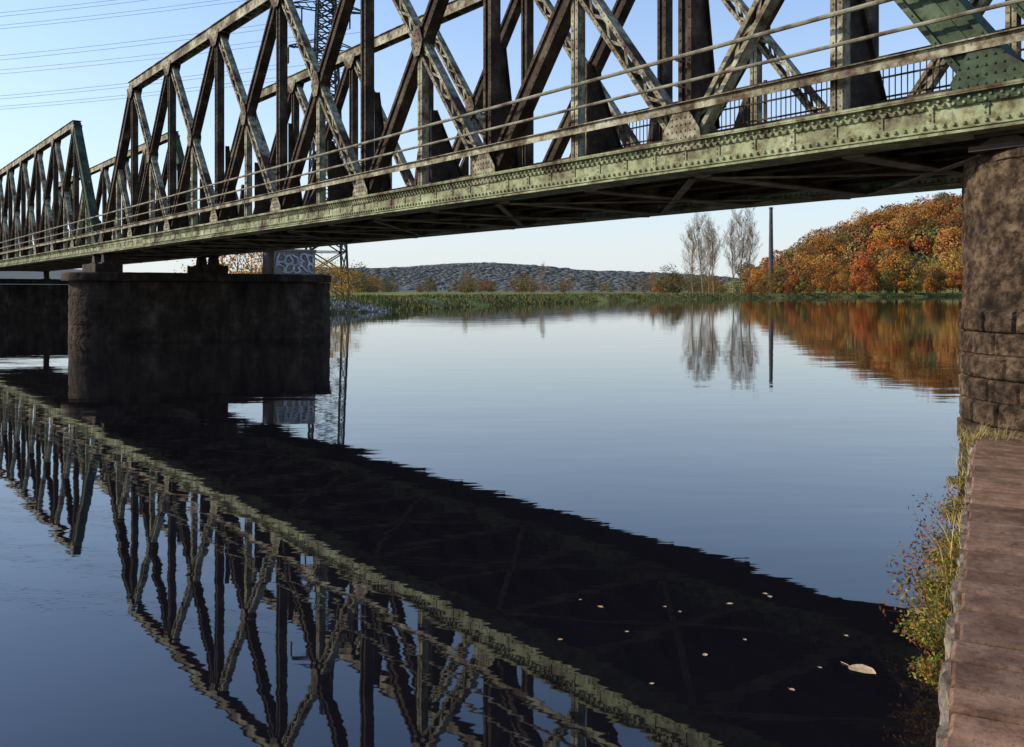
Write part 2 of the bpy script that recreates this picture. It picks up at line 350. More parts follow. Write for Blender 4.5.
    for yy in(-1.2,-2.1,-2.9,-3.8):
        mb.box(.02,LEN-.02,yy-.01,yy+.01,ZC-.42,ZC-.062); mb.box(.02,LEN-.02,yy-.09,yy+.09,ZC-.44,ZC-.421)
    mb.obj('stringer',STEELU,sp)
    fm=None
    for k in range(2*NP+1):
        x=k*PAN/2
        if fm is None:
            e=MB(); e.box(-.012,.012,-W+.28,-.28,ZB+.0,ZC-.07); e.box(-.16,.16,-W+.3,-.3,ZB-.03,ZB-.002); e.box(-.14,.14,-W+.28,-.28,ZC-.095,ZC-.071) 
            f=e.obj('floor_beam',STEELB,sp); fm=f.data
        else: f=mk('floor_beam',fm,sp)
        f.location=(x,0,0)
    mb=MB()
    for k in range(NP):
        mb.beam((k*PAN+.2,-.3,ZB-.045),((k+1)*PAN-.2,-W+.3,ZB-.045),.12,.02,side=(0,0,1))
        mb.beam(((k+1)*PAN-.2,-.3,ZB-.07),(k*PAN+.2,-W+.3,ZB-.07),.12,.02,side=(0,0,1))
    mb.obj('wind_bracing',STEELB,sp)
    km={}
    for k in range(1,2*NP):
        half=k%2
        for sgn,yb in((-1,-.2),(1,-W+.2)):
            key=(half,sgn)
            if key not in km:
                e=MB(); wd,hh,tw=(.85,1.75,.12) if half else (.42,2.6,.10)
                pts=[(0,ZC+.0),(sgn*wd,ZC+.0),(sgn*wd,ZC+.25),(sgn*tw,ZC+hh),(0,ZC+hh)]
                b=len(e.v); n=len(pts)
                e.v+=[(-.012,y,z) for y,z in pts]+[(.012,y,z) for y,z in pts]
                e.f.append(tuple(range(b,b+n))); e.f.append(tuple(range(b+n,b+2*n))[::-1])
                for i in range(n):
                    j=(i+1)%n; e.f.append((b+i,b+n+i,b+n+j,b+j))
                e.beam((0,sgn*wd,ZC+.25),(0,sgn*tw,ZC+hh),.02,.14,side=(1,0,0))
                o=e.obj('knee_brace',STEELD,sp); km[key]=o.data
            else: o=mk('knee_brace',km[key],sp)
            o.location=(k*PAN/2,yb,0)
    mb=MB()
    for zz,r in((1.24,.033),(.84,.027)): mb.cyl((-.3,.30,ZC+zz),(LEN+.3,.30,ZC+zz),r,r,8)
    for k in range(1,NP):
        mb.box(k*PAN-.03,k*PAN+.03,.122,.30,ZC+1.19,ZC+1.21); mb.box(k*PAN-.03,k*PAN+.03,.122,.30,ZC+.80,ZC+.812)
    mb.obj('handrail',RAILM,sp)
    mb=MB(); mb.box(-.3,LEN+.3,.212,.226,ZC+.42,ZC+.56); mb.box(-.3,LEN+.3,.227,.27,ZC+.546,ZC+.56)
    mb.obj('edge_rail',STEEL,sp)
    mb=MB(); yy=-W-3.15
    mb.box(0,LEN,-W-3.2,-W-.32,ZC-.01,ZC+.05)
    for zz in(.12,1.1): mb.box(0,LEN,yy-.02,yy+.02,ZC+zz,ZC+zz+.04)
    for i in range(int(LEN/.14)): 
        x=.05+i*.14; mb.box(x,x+.018,yy-.008,yy+.008,ZC+.16,ZC+1.1)
    for i in range(int(LEN/2.575)+1):
        x=i*2.575; mb.box(x-.03,x+.03,yy+.022,yy+.07,ZC+.051,ZC+1.14)
        mb.beam((x,-W-.3,ZB+.28),(x,yy+.05,ZC-.06),.08,.08,side=(1,0,0))
    mb.obj('walkway_railing',STEELU,sp)
    return sp
sp1=span(-.3,"long riveted steel truss span, pale green and rusty brown")
sp2=sp1.copy(); COL.objects.link(sp2); frame(sp2,41.65,0)
def rec(a,b):
    for c in a.children:
        k=c.copy(); COL.objects.link(k); k.parent=b; rec(c,k)
rec(sp1,sp2)
sp2["label"]="second riveted steel truss span reaching the far bank"
mb=MB(); yy=-1.32
for zz in(.42,.70,1.0): mb.box(0,8.5,yy-.012,yy+.012,ZC+zz,ZC+zz+.024)
for i in range(94): mb.box(.03+i*.09,.042+i*.09,yy-.006,yy+.006,ZC+.21,ZC+1.0)
for i in range(6): mb.box(i*1.58,i*1.58+.05,yy-.05,yy-.016,ZC+.21,ZC+1.06)
mb.obj('track_railing',STEELU,sp1)
ag=bpy.data.objects.new('approach_girder',None); COL.objects.link(ag); frame(ag,-12.5,0); top(ag,"short riveted plate girder deck resting on the stone pier","bridge")
mb=MB()
for yy in(0,-W):
    mb.box(0,11.8,yy-.012,yy+.012,ZB+.03,ZC-.03); mb.box(0,11.8,yy-.25,yy+.25,ZC-.029,ZC); mb.box(0,11.8,yy-.25,yy+.25,ZB,ZB+.029)
    for i in range(12): mb.box(i+.3,i+.32,yy-.2,yy+.2,ZB+.031,ZC-.031)
mb.obj('girder',CHORD,ag)
mb=MB(); mb.box(0,11.8,-W+.3,-.3,ZC-.1,ZC+.1); mb.obj('deck',WOOD,ag)
mb=MB()
for zz in(1.24,.84): mb.cyl((0,.30,ZC+zz),(11.8,.30,ZC+zz),.03,.03,8)
for i in range(7): mb.box(i*1.9,i*1.9+.05,.2,.25,ZC+.001,ZC+1.24)
mb.obj('handrail',RAILM,ag)

# ---------------------------------------------------------------- piers
def fb(v,o=3):
    return noise.fractal(Vector(v),1.0,2.0,o)
def stadium(cx,y0,y1,r,n=64):
    pts=[]
    for i in range(n+1):
        a=math.pi*i/n; pts.append((cx+r*math.cos(a),y1-r+r*math.sin(a),math.cos(a),math.sin(a)))
    L=y1-y0-2*r; ns=int(L/.25)
    for i in range(1,ns): pts.append((cx-r,y1-r-L*i/ns,-1,0))
    for i in range(33):
        a=math.pi+math.pi*i/32; pts.append((cx+r*math.cos(a),y0+r+r*math.sin(a),math.cos(a),math.sin(a)))
    for i in range(1,ns): pts.append((cx+r,y0+r+L*i/ns,1,0))
    return pts
def pier(parent,cx,y0,y1,r,z0,z1,dz,course,amp,mat,zsplit=99,batter=.0,name='shaft',n_=64,up=.35,nz=.5,bl=.62,fine=.3):
    o=stadium(cx,y0,y1,r,n_); n=len(o)
    per=[0]
    for a,b in zip(o[:-1],o[1:]): per.append(per[-1]+math.hypot(a[0]-b[0],a[1]-b[1]))
    mb=MB(); zs=np.arange(z0,z1+dz*.5,dz); rs={}
    for z in zs:
        row=int((z+10)//course); fz=((z+10)%course)/course
        for (x,y,nx,ny),s in zip(o,per):
            rough=z<zsplit
            off=(row*.37%1)*bl
            q=(s+off)/bl; col=int(q); fs=q-col
            e=min(fz*course,(1-fz)*course,fs*bl,(1-fs)*bl)
            h=rs.setdefault((row,col),random.uniform(-.6,1))
            if rough: d=amp*(min(e/.026,1))*(1+.5*h)+amp*nz*fb((x*3.5,y*3.5,z*3.5))+amp*fine*fb((x*13,y*13,z*13))
            else: d=amp*up*(min(e/.025,1))*(.7+.6*h)+amp*nz*fb((x*2.5,y*2.5,z*2.5))+amp*fine*fb((x*10,y*10,z*10))
            d+=batter*(z1-z)
            mb.v.append((x+nx*d,y+ny*d,z))
    m=len(zs)
    for i in range(m-1):
        for j in range(n):
            k=(j+1)%n; mb.f.append((i*n+j,i*n+k,(i+1)*n+k,(i+1)*n+j))
    mb.f.append(tuple((m-1)*n+j for j in range(n)))
    return mb.obj(name,mat,parent)
def cap(parent,cx,y0,y1,r,z0,z1,mat,name='cap'):
    o=stadium(cx,y0,y1,r); n=len(o); mb=MB()
    rr=[(-.02,z0),(.0,z0+.05),(0,z1-.06),(-.05,z1)]
    for d,z in rr:
        for (x,y,nx,ny) in o: 
            e=.03*fb((x*2,y*2,z*3)); mb.v.append((x+nx*(d+e),y+ny*(d+e),z+.02*fb((x*3,y*3,1))))
    for i in range(len(rr)-1):
        for j in range(n):
            k=(j+1)%n; mb.f.append((i*n+j,i*n+k,(i+1)*n+k,(i+1)*n+j))
    mb.f.append(tuple((len(rr)-1)*n+j for j in range(n))); mb.f.append(tuple(range(n))[::-1])
    return mb.obj(name,mat,parent)
def bearing(parent,t,y,z0,z1):
    mb=MB(); mb.box(t-.35,t+.35,y-.3,y+.3,z0,z0+.06); mb.poly([(t-.3,z0+.06),(t+.3,z0+.06),(t+.14,z1-.05),(t-.14,z1-.05)],y-.2,y+.2); mb.box(t-.3,t+.3,y-.26,y+.26,z1-.048,z1-.002)
    return mb.obj('bearing',STEELU,parent)
PT=CAMZ+.92
rp=bpy.data.objects.new('river_pier',None); COL.objects.link(rp); frame(rp,41.3,0); top(rp,"long dark stone pier standing in the river with graffiti block","bridge pier")
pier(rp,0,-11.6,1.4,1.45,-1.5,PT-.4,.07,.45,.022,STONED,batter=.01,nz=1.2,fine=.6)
cap(rp,0,-11.7,1.75,1.75,PT-.4,PT,STONED)
for y in(0,-W):
    for t in(-.9,.9): bearing(rp,t,y,PT+.4,ZB)
    mb=MB(); mb.box(-1.3,1.3,y-.6,y+.6,PT,PT+.4); mb.obj('bearing_plinth',STONED,rp)
mb=MB(); mb.box(-1.3,.2,-10.3,-8.0,PT,PT+1.2); gb=mb.obj('concrete_block',CONC,rp)
mb=MB(); mb.box(-1.36,.26,-10.36,-7.94,PT+1.205,PT+1.33); gb=mb.obj('block_cap',CONC,rp)
GW=mat_noise('white_spray_paint',[(.4,(.42,.39,.36)),(.6,(.78,.74,.70))],3,.7); GP=mat_noise('violet_spray_paint',[(.4,(.06,.035,.05)),(.6,(.15,.08,.12))],4,.7)
def stroke(mb,pts,wd,x):
    for a,b in zip(pts[:-1],pts[1:]):
        mb.beam(Vector((x,a[0],a[1])),Vector((x,b[0],b[1])),wd,.003,side=(1,0,0))
g1=MB(); g2=MB(); random.seed(3)
for i in range(10):
    y0=-8.35-(i%5)*.42-random.random()*.1; z0=PT+(.34 if i<5 else .84)+random.uniform(-.08,.08); a0=random.uniform(0,6); pts=[]
    for k in range(7): pts.append((max(-10.2,min(-8.1,y0+.24*math.cos(a0+k*random.uniform(.6,1.1)))),max(PT+.1,min(PT+1.1,z0+.28*math.sin(a0*1.7+k*.9)))))
    stroke(g2,pts,.21,-1.3025-.0003*i); stroke(g1,pts,.12,-1.3125-.0003*i)
g1.obj('graffiti',GW,rp); g2.obj('graffiti_outline',GP,rp)
fp_=bpy.data.objects.new('bank_pier',None); COL.objects.link(fp_); frame(fp_,84,0); top(fp_,"dark stone abutment on the far river bank","bridge pier")
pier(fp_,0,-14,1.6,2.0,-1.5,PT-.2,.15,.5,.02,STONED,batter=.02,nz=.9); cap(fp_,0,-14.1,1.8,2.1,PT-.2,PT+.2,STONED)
for y in(0,-W): bearing(fp_,-1.4,y,PT+.2,ZB)
NT=CAMZ+1.5
np_=bpy.data.objects.new('quay_pier',None); COL.objects.link(np_); frame(np_,-.31,-1.4); top(np_,"tall round nosed sandstone pier beside the quay","bridge pier")
pier(np_,0,-9,1.5,1.5,-1.2,NT,.02,.27,.04,STONE,zsplit=CAMZ-.2,batter=.0,n_=190,up=.16,nz=.35,bl=.42,fine=.34)
cap(np_,0,-9.0,1.5,1.5,NT,NT+.12,STONE)
for yy in(1.4-.25,1.4-W):
    bearing(np_,.55,yy,NT+.12,ZB); bearing(np_,-.9,yy,NT+.12,ZB)

# ---------------------------------------------------------------- quay
q=Vector((.468,.884,0)).normalized(); r_=Vector((q.y,-q.x,0)); E0=Vector((-.15,0,0)); QZ=CAMZ-1.6
def qp(s,u,z): return E0+q*s+r_*u+Vector((0,0,z))
random.seed(5)
mb=MB(); s=-4.0
def stone(mb,s0,s1,u0,u1,z0,z1,bv=.02,jj=.004):
    j=lambda:random.uniform(-jj,jj)
    zz=[z1+j()*1.3 for _ in range(4)]
    c=[(s0+j(),u0+j()),(s1+j(),u0+j()),(s1+j(),u1+j()),(s0+j(),u1+j())]
    ins=[(c[0][0]+bv,c[0][1]+bv),(c[1][0]-bv,c[1][1]+bv),(c[2][0]-bv,c[2][1]-bv),(c[3][0]+bv,c[3][1]-bv)]
    b=len(mb.v)
    for (a,u) in c: mb.v.append(tuple(qp(a,u,z0)))
    for (a,u),z in zip(c,zz): mb.v.append(tuple(qp(a,u,z-bv)))
    for (a,u),z in zip(ins,zz): mb.v.append(tuple(qp(a,u,z)))
    for l in(0,4):
        for i in range(4):
            k=(i+1)%4; mb.f.append((b+l+i,b+l+4+i,b+l+4+k,b+l+k))
    mb.f.append((b+8,b+11,b+10,b+9))
while s<11.5:
    ln=random.uniform(.22,.32); stone(mb,s,s+ln-.028,random.uniform(-.012,.012),.62,QZ-.22,QZ,.014); s+=ln
cp_=mb.obj('quay_coping',COPING); cp_["kind"]="structure"
mb=MB(); u=.635
while u<3.2:
    s=-4-random.random()*.3
    while s<11.4:
        ln=.25; stone(mb,s,min(s+ln-.022,11.6),u,u+.185,QZ-.15,QZ-.006,.012); s+=ln
    u+=.2
pv=mb.obj('quay_pavement',COPING); pv["kind"]="structure"
EARTH=mat_noise('joint_earth',[(.4,(.02,.015,.010)),(.6,(.05,.045,.02))],6,.95)
mb=MB()
for (a,u,z) in((-4,0.02,QZ-.03),(11.6,0.02,QZ-.03),(11.6,3.2,QZ-.03),(-4,3.2,QZ-.03)): mb.v.append(tuple(qp(a,u,z)))
mb.f=[(0,3,2,1)]; je=mb.obj('quay_ground',EARTH); je["kind"]="structure"
mb=MB(); ss=np.arange(-4,11.61,.05); zs=np.append(np.arange(-1.2,QZ-.09,.05),[QZ-.08,QZ-.08])
def wall_off(s,z):
    row=int((z+5)//.3); fz=((z+5)%.3)/.3; qv=(s+row*.27)/.55; fs=qv-math.floor(qv); e=min(fz*.3,(1-fz)*.3,fs*.55,(1-fs)*.55)
    return -.012-.07*max(0,QZ-.1-z)-.02*min(e/.03,1)-.03*fb((s*3,z*3,1))-.02*fb((s*9,z*9,4))
for i,z in enumerate(zs):
    for s in ss: mb.v.append(tuple(qp(s,.04 if i==len(zs)-1 else wall_off(s,z),z+.015*fb((s*4,z,2)))))
n=len(ss)
for i in range(len(zs)-1):
    for j in range(n-1): mb.f.append((i*n+j,i*n+j+1,(i+1)*n+j+1,(i+1)*n+j))
b=len(mb.v)
for (s,u,z) in((11.6,0,-1.2),(11.6,3.2,-1.2),(11.6,3.2,QZ-.2),(11.6,0,QZ-.2)): mb.v.append(tuple(qp(s,u,z)))
mb.f.append((b,b+1,b+2,b+3))
mb.obj('quay_wall',WALLS); top(bpy.data.objects['quay_wall'],"rough battered stone wall carrying the quay","wall")

# ---------------------------------------------------------------- plants by the quay
def leaf_quads(C,size,elong=1.0,Nrm=None,jit=.6):
    n=len(C); a=rng.normal(size=(n,3)); a/=np.linalg.norm(a,axis=1)[:,None]
    if Nrm is None: b=np.cross(a,rng.normal(size=(n,3)))
    else:
        nn=Nrm/np.maximum(np.linalg.norm(Nrm,axis=1)[:,None],1e-6)+rng.normal(size=(n,3))*jit; nn/=np.linalg.norm(nn,axis=1)[:,None]
        a=np.cross(a,nn); a/=np.linalg.norm(a,axis=1)[:,None]; b=np.cross(nn,a)
    b/=np.linalg.norm(b,axis=1)[:,None]
    s=(size*rng.uniform(.6,1.3,n))[:,None]
    V=np.stack([C-a*s*elong,C+b*s*.5,C+a*s*elong,C-b*s*.5],1).reshape(-1,3)
    Fc=np.arange(4*n).reshape(-1,4); return V,Fc
def npmesh(name,V,Fc,mat,tint=None):
    me=bpy.data.meshes.new(name); nv=len(V);nf=len(Fc);k=Fc.shape[1]
    me.vertices.add(nv); me.vertices.foreach_set('co',V.astype(np.float32).ravel())
    me.loops.add(nf*k); me.loops.foreach_set('vertex_index',Fc.astype(np.int32).ravel())
    me.polygons.add(nf); me.polygons.foreach_set('loop_start',np.arange(0,nf*k,k,dtype=np.int32))
    try: me.polygons.foreach_set('loop_total',np.full(nf,k,dtype=np.int32))
    except Exception: pass
    me.update(calc_edges=True); me.validate(); me.materials.append(mat)
    if tint is not None:
        at=me.attributes.new('tint','FLOAT','POINT'); at.data.foreach_set('value',tint.astype(np.float32))
    return me
def shrub(loc,rad,hgt,nst,mat,lean,lsize,nl,label,cat='shrub'):
    mb=MB(); C=[]
    for i in range(nst):
        a=random.uniform(0,2*math.pi); l=random.uniform(.6,1.1)*hgt
        p=Vector((random.uniform(-.08,.08),random.uniform(-.08,.08),-.1)); d=Vector((math.cos(a)*.5,math.sin(a)*.5,1))+lean
        d.normalize(); rr=.004; stp=l/7
        for j in range(7):
            d=(d+Vector((random.gauss(0,.16),random.gauss(0,.16),random.gauss(-.05,.1)))).normalized()
            p2=p+d*stp; mb.cyl(p,p2,rr,rr*.8,5,False); rr*=.8
            if j>0:
                for _ in range(nl): 
                    f=random.random(); C.append(tuple(p.lerp(p2,f)+Vector((random.gauss(0,rad),random.gauss(0,rad),random.gauss(0,rad)))))
            p=p2
    st=mb.obj('shrub' if cat=='shrub' else 'weed',BARK,loc=loc); V,Fc=leaf_quads(np.array(C),lsize,1.2); mk('foliage',npmesh('foliage',V,Fc,mat),st)
    return top(st,label,cat,'plants growing on the quay wall')
def tuft(loc,h,n,mat,lean,label):
    V=[];Fc=[]
    for i in range(n):
        a=random.uniform(0,2*math.pi); b0=Vector((random.gauss(0,.06),random.gauss(0,.06),-.05)); d=Vector((math.cos(a)*.4,math.sin(a)*.4,1))+lean; d.normalize()
        wd=Vector((-math.sin(a),math.cos(a),0))*random.uniform(.002,.004); l=h*random.uniform(.4,1.2); p=b0; b=len(V); sg=5
        for j in range(sg+1):
            ww=wd*(1-j/sg*.85); V+= [tuple(p-ww),tuple(p+ww)]
            d=(d+Vector((lean.x*.25,lean.y*.25,-.16))+Vector((math.cos(a)*.08,math.sin(a)*.08,0))).normalized(); p=p+d*l/sg
        for j in range(sg): Fc.append((b+2*j,b+2*j+1,b+2*j+3,b+2*j+2))
    o=mk('grass_tuft',npmesh('grass_tuft',np.array(V),np.array(Fc),mat),None,loc)
    return top(o,label,'grass','plants growing on the quay wall')
random.seed(11); out=-r_
for s,hh_ in((5.05,.10),(5.3,.16),(5.55,.21),(5.8,.24),(6.1,.26),(6.4,.27),(6.75,.23),(7.15,.21),(7.6,.15),(8.3,.14),(9.0,.12),(9.9,.1)):
    shrub(qp(s,-.07,QZ-.17-.12*random.random()),.022,hh_,12,SHRUB,out*.35+Vector((0,0,0)),.011,15,"yellow green leafy weeds sprouting from quay wall",'weed')
for s,l,h in((6.2,.8,.30),(6.6,.9,.38),(7.1,.7,.40),(7.9,.4,.38),(8.7,.3,.40)):
    shrub(qp(s,-.11,QZ-.34),.035,h*1.05,9,SHRUBR,out*l,.014,6,"thin shrub with reddish leaves leaning over the water")
for s in(5.2,5.7,6.2,6.7,7.2,7.7,8.4,9.1,9.8,10.4,10.8,11.2):
    tuft(qp(s,-.02-.05*random.random(),QZ-.12),random.uniform(.12,.22),45,STRAW if random.random()<.6 else REED,out*.25,"dry yellow grass tuft at the quay edge")
for s,u in((11.2,.25),(11.35,.8),(11.3,.05),(11.1,-.05),(11.1,1.0),(11.3,.55),(11.0,.8)):
    tuft(qp(s,u,QZ),random.uniform(.18,.28),140,STRAW,out*.1,"dry yellow grass tuft at the foot of the pier")

LF=mat_noise('dry_leaf',[(.4,(.35,.24,.14)),(.6,(.5,.38,.25))],20,.8); LFO=mat_noise('orange_leaf',[(.4,(.36,.18,.06)),(.6,(.45,.28,.12))],20,.8)
def float_leaf(px,py,size,mat,label):
    Y=CAMZ*F/(py-292); X=(px-512)/F*Y; mb=MB(); n=7; a=random.uniform(0,6.28)
    up=[];lo=[]
    for i in range(n+1):
        u=i/n; wd=math.sin(math.pi*u**.8)*.42*(1+.15*math.sin(9*u)); up.append((u-.5,wd));lo.append((u-.5,-wd))
    for i in range(n+1):
        mb.v+=[(up[i][0]*size,up[i][1]*size,.004+.06*size*abs(up[i][1])+.03*size*math.sin(4*up[i][0])),(up[i][0]*size,0,.003),(lo[i][0]*size,lo[i][1]*size,.004+.08*size*abs(lo[i][1]))]
    for i in range(n):
        b=3*i; mb.f+=[(b,b+1,b+4,b+3),(b+1,b+2,b+5,b+4)]
    mb.cyl((-.5*size,0,.004),(-.8*size,.05*size,.005),.012*size,.01*size,4)
    o=mb.obj('fallen_leaf',mat,loc=(X,Y,0)); o.rotation_euler=(0,0,a); top(o,label,'leaf','fallen leaves floating on the water')
float_leaf(862,670,.18,LF,"large pale dry leaf floating on dark water")
for (x,y) in((600,607),(680,612),(765,594),(652,684),(792,690),(745,640),(730,604),(560,640),(820,668),(627,632),(705,655),(770,597),(665,607),(580,600),(846,636)):
    float_leaf(x,y,random.uniform(.02,.055),random.choice([LF,LFO,LF]),"small fallen leaf floating on the water")

# ---------------------------------------------------------------- trees
def make_tree(name,h,cr,ncl,nl,ls,leaf,bark,crown_lo=.25,seed=0,spread=.22,shell=False):
    random.seed(seed); mb=MB(); th=h*.75; r0=h*.018
    pts=[Vector((0,0,-.5))]
    for i in range(5): pts.append(Vector((random.gauss(0,h*.01),random.gauss(0,h*.01),th*(i+1)/5)))
    for i in range(5): mb.cyl(pts[i],pts[i+1],r0*(1-i*.18),r0*(1-(i+1)*.18),6,False)
    C=[]
    for i in range(ncl):
        u=random.uniform(crown_lo,1); z=h*u; rr=cr*math.sqrt(max(.05,1-((u-.55)/.5)**2))*random.uniform(.35,1)*(.85 if shell else 1)
        a=random.uniform(0,6.28); c=Vector((math.cos(a)*rr,math.sin(a)*rr,z*(.9 if shell else .97))); C.append(c)
        bz=max(h*.15,z-rr*.9-h*.1); mb.cyl((0,0,min(bz,th)),c,r0*.35,r0*.1,4,False)
    t=mb.obj(name,bark)
    C=np.array(C); idx=rng.integers(0,ncl,nl); sp=rng.uniform(.6,1.2,ncl)*cr*spread*1.6
    dd=rng.normal(size=(nl,3))
    if shell:
        dd/=np.linalg.norm(dd,axis=1)[:,None]; dd*=rng.uniform(.75,1.1,nl)[:,None]*1.35
    X=C[idx]+dd*sp[idx][:,None]*np.array([1,1,.75])
    nr_=dd+ (X-np.array([0,0,h*.5]))/cr*.6 if shell else None
    V,Fc=leaf_quads(X,ls,.9,nr_,.45); mk('crown',npmesh('crown',V,Fc,leaf),t); return t
protos=[make_tree('autumn_tree',16+2.8*i,6.0+i*.9,12+2*i,2300,.52,AUTUMN,BARK,.14,seed=20+i,spread=.22,shell=True) for i in range(4)]
def hz(x,y): return float(height([(x,y)])[0])
def place(protos,items,label,cat,group):
    for i,(x,y,sc) in enumerate(items):
        p=protos[i%len(protos)]; n=copy_thing(p,(x,y,hz(x,y)-.1),random.uniform(0,6.28),(sc*random.uniform(.9,1.15),sc*random.uniform(.9,1.15),sc))
        top(n,label,cat,group)
def remove(protos):
    for p in protos:
        for c in list(p.children): bpy.data.objects.remove(c)
        bpy.data.objects.remove(p)
def shore_pt(u):
    k=(u-512)/F
    for a,b in zip(LEFT[3:-1],LEFT[4:]):
        fa=a[0]-k*a[1]; fb_=b[0]-k*b[1]
        if fa<=0<=fb_:
            t=-fa/(fb_-fa); return (a[0]+t*(b[0]-a[0]),a[1]+t*(b[1]-a[1]))
random.seed(31)
items=[]
for i in range(38):
    u=752+i*6.4+random.uniform(-4,4); s=shore_pt(u)
    if not s: continue
    k=(u-512)/F; Y=s[1]+random.uniform(6,34); f=.42+.58*min(1,max(0,(u-750)/110)); items.append((k*Y,Y,random.uniform(.45,1.05)*f))
for u,Y,sc in((758,385,.5),(765,390,.55),(773,388,.52),(781,392,.6),(768,380,.4)): items.append(((u-512)/F*Y,Y,sc))
for i in range(85):
    u=random.uniform(765,1010); k=(u-512)/F; Y=random.uniform(530,690); f=.6+.4*min(1,max(0,(u-765)/90)); items.append((k*Y,Y,random.uniform(.6,1.3)*f))
place(protos,items,"autumn tree with rust orange foliage on the wooded slope","tree","autumn trees on the wooded slope")
remove(protos)
def wood(name,pts,hs,nl,ls,mat,label):
    Vs=[];Fs=[];T=[];b=0
    for (x,y),h in zip(pts,hs):
        z=hz(x,y); c=rng.normal(size=(nl,3)); c/=np.linalg.norm(c,axis=1)[:,None]; nn=c.copy(); c*=rng.uniform(.85,1.08,nl)[:,None]
        c*=1+.14*np.sin(nn[:,[0]]*5+x)*np.cos(nn[:,[2]]*6+y)
        C=c*np.array([h*.40,h*.40,h*.42])+np.array([x,y,z+h*.5]); V,Fc=leaf_quads(C,ls,.9,nn,.4); Vs.append(V);Fs.append(Fc+b);b+=len(V);T.append(np.full(len(V),random.random()))
    o=mk(name,npmesh(name,np.concatenate(Vs),np.concatenate(Fs),mat,np.concatenate(T))); o["kind"]="stuff"; o["label"]=label; o["category"]="woodland"
pts=[];hs=[]
for i in range(330):
    u=random.uniform(742,1100); k=(u-512)/F; Y=random.uniform(520,780); f=.6+.4*min(1,max(0,(u-745)/100)); pts.append((k*Y,Y)); hs.append(random.uniform(11,24)*f)
wood('woodland',pts,hs,380,1.05,AUTUMNA,"autumn coloured mixed woodland covering the hill")
phi=(1+5**.5)/2
ico=np.array([(-1,phi,0),(1,phi,0),(-1,-phi,0),(1,-phi,0),(0,-1,phi),(0,1,phi),(0,-1,-phi),(0,1,-phi),(phi,0,-1),(phi,0,1),(-phi,0,-1),(-phi,0,1)],float); ico/=np.linalg.norm(ico[0])
icf=np.array([(0,11,5),(0,5,1),(0,1,7),(0,7,10),(0,10,11),(1,5,9),(5,11,4),(11,10,2),(10,7,6),(7,1,8),(3,9,4),(3,4,2),(3,2,6),(3,6,8),(3,8,9),(4,9,5),(2,4,11),(6,2,10),(8,6,7),(9,8,1)])
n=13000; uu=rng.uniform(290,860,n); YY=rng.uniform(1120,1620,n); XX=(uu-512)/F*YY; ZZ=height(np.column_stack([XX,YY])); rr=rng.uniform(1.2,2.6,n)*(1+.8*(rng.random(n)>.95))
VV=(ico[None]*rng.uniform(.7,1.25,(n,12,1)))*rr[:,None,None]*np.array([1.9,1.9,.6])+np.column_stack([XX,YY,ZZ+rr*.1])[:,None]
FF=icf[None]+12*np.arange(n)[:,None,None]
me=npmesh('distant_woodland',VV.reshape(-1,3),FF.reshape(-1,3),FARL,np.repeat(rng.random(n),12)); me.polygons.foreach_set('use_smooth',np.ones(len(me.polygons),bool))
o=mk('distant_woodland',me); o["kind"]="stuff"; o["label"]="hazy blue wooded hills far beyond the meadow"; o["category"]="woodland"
random.seed(44)
mid=[make_tree('bank_tree',8+2*i,4.0+.8*i,14+3*i,900,.36,MIXL,BARK,.03,seed=60+i,spread=.2) for i in range(3)]
items=[]
cl=[random.uniform(350,800) for _ in range(30)]
for i in range(150):
    u=random.choice(cl)+random.gauss(0,9); s=shore_pt(u)
    if not s or u<345 or u>805: continue
    k=(u-512)/F; Y=max(s[1]+random.uniform(35,200),random.uniform(240,620)); items.append((k*Y,Y,random.choice((.3,.4,.55,.7,.9))*random.uniform(.85,1.15)*(.75 if Y<280 else 1)))
place(mid,items,"small tree with thinning brown green foliage on the meadow","tree","trees along the river meadow"); remove(mid)
yl=[make_tree('yellow_tree',9,3.6,16,1300,.2,YELL,BARK,.05,seed=70+i) for i in range(2)]
items=[]
for u,Y,sc in((222,115,.9),(238,112,1.0),(252,120,.95),(262,125,.85),(322,118,.55),(336,116,.5),(350,120,.42),(305,126,.6)): items.append(((u-512)/F*Y,Y,sc))
place(yl,items,"bright yellow autumn tree behind the stone pier","tree","yellow trees on the river bank"); remove(yl)
def bare(name,h,seed):
    random.seed(seed); mb=MB(); tips=[]
    def br(p,d,l,r,lev):
        n=4
        for j in range(n):
            d=(d+Vector((random.gauss(0,.07),random.gauss(0,.07),.05))).normalized(); p2=p+d*l/n; mb.cyl(p,p2,r,r*.8,4 if lev else 6,False); r*=.8; p=p2
            if lev>=2 and random.random()<.22: tips.append(tuple(p))
            if lev<3:
                for _ in range((5,3,2)[lev] if j or lev else 3):
                    a=random.uniform(0,6.28); sp=.62 if lev==0 else .75
                    nd=(d+Vector((math.cos(a)*sp,math.sin(a)*sp,.28))).normalized(); br(p,nd,l*((.42,.45,.42)[lev])*random.uniform(.65,1.15)*(1.1-.1*j),max(r*.38,.026),lev+1)
    br(Vector((0,0,-.3)),Vector((0,0,1)),h*.8,h*.010,0)
    t=mb.obj(name,BARKL); X=np.array(tips); X=X+rng.normal(size=X.shape)*.25; V,Fc=leaf_quads(X,.28,1.0); V=V.reshape(-1,4,3); c=V.mean(1,keepdims=True); V[:,[1,3]]=c+(V[:,[1,3]]-c)*.35; mk('crown',npmesh('crown',V.reshape(-1,3),Fc,TWIG),t); return t
bt=[bare('bare_tree',28,81+i) for i in range(2)]
items=[]
for u,Y,sc in((693,335,.84),(703,330,.97),(714,340,.93),(709,345,.82),(733,338,.94),(741,332,1.04),(749,345,.92)): items.append(((u-512)/F*Y,Y,sc))
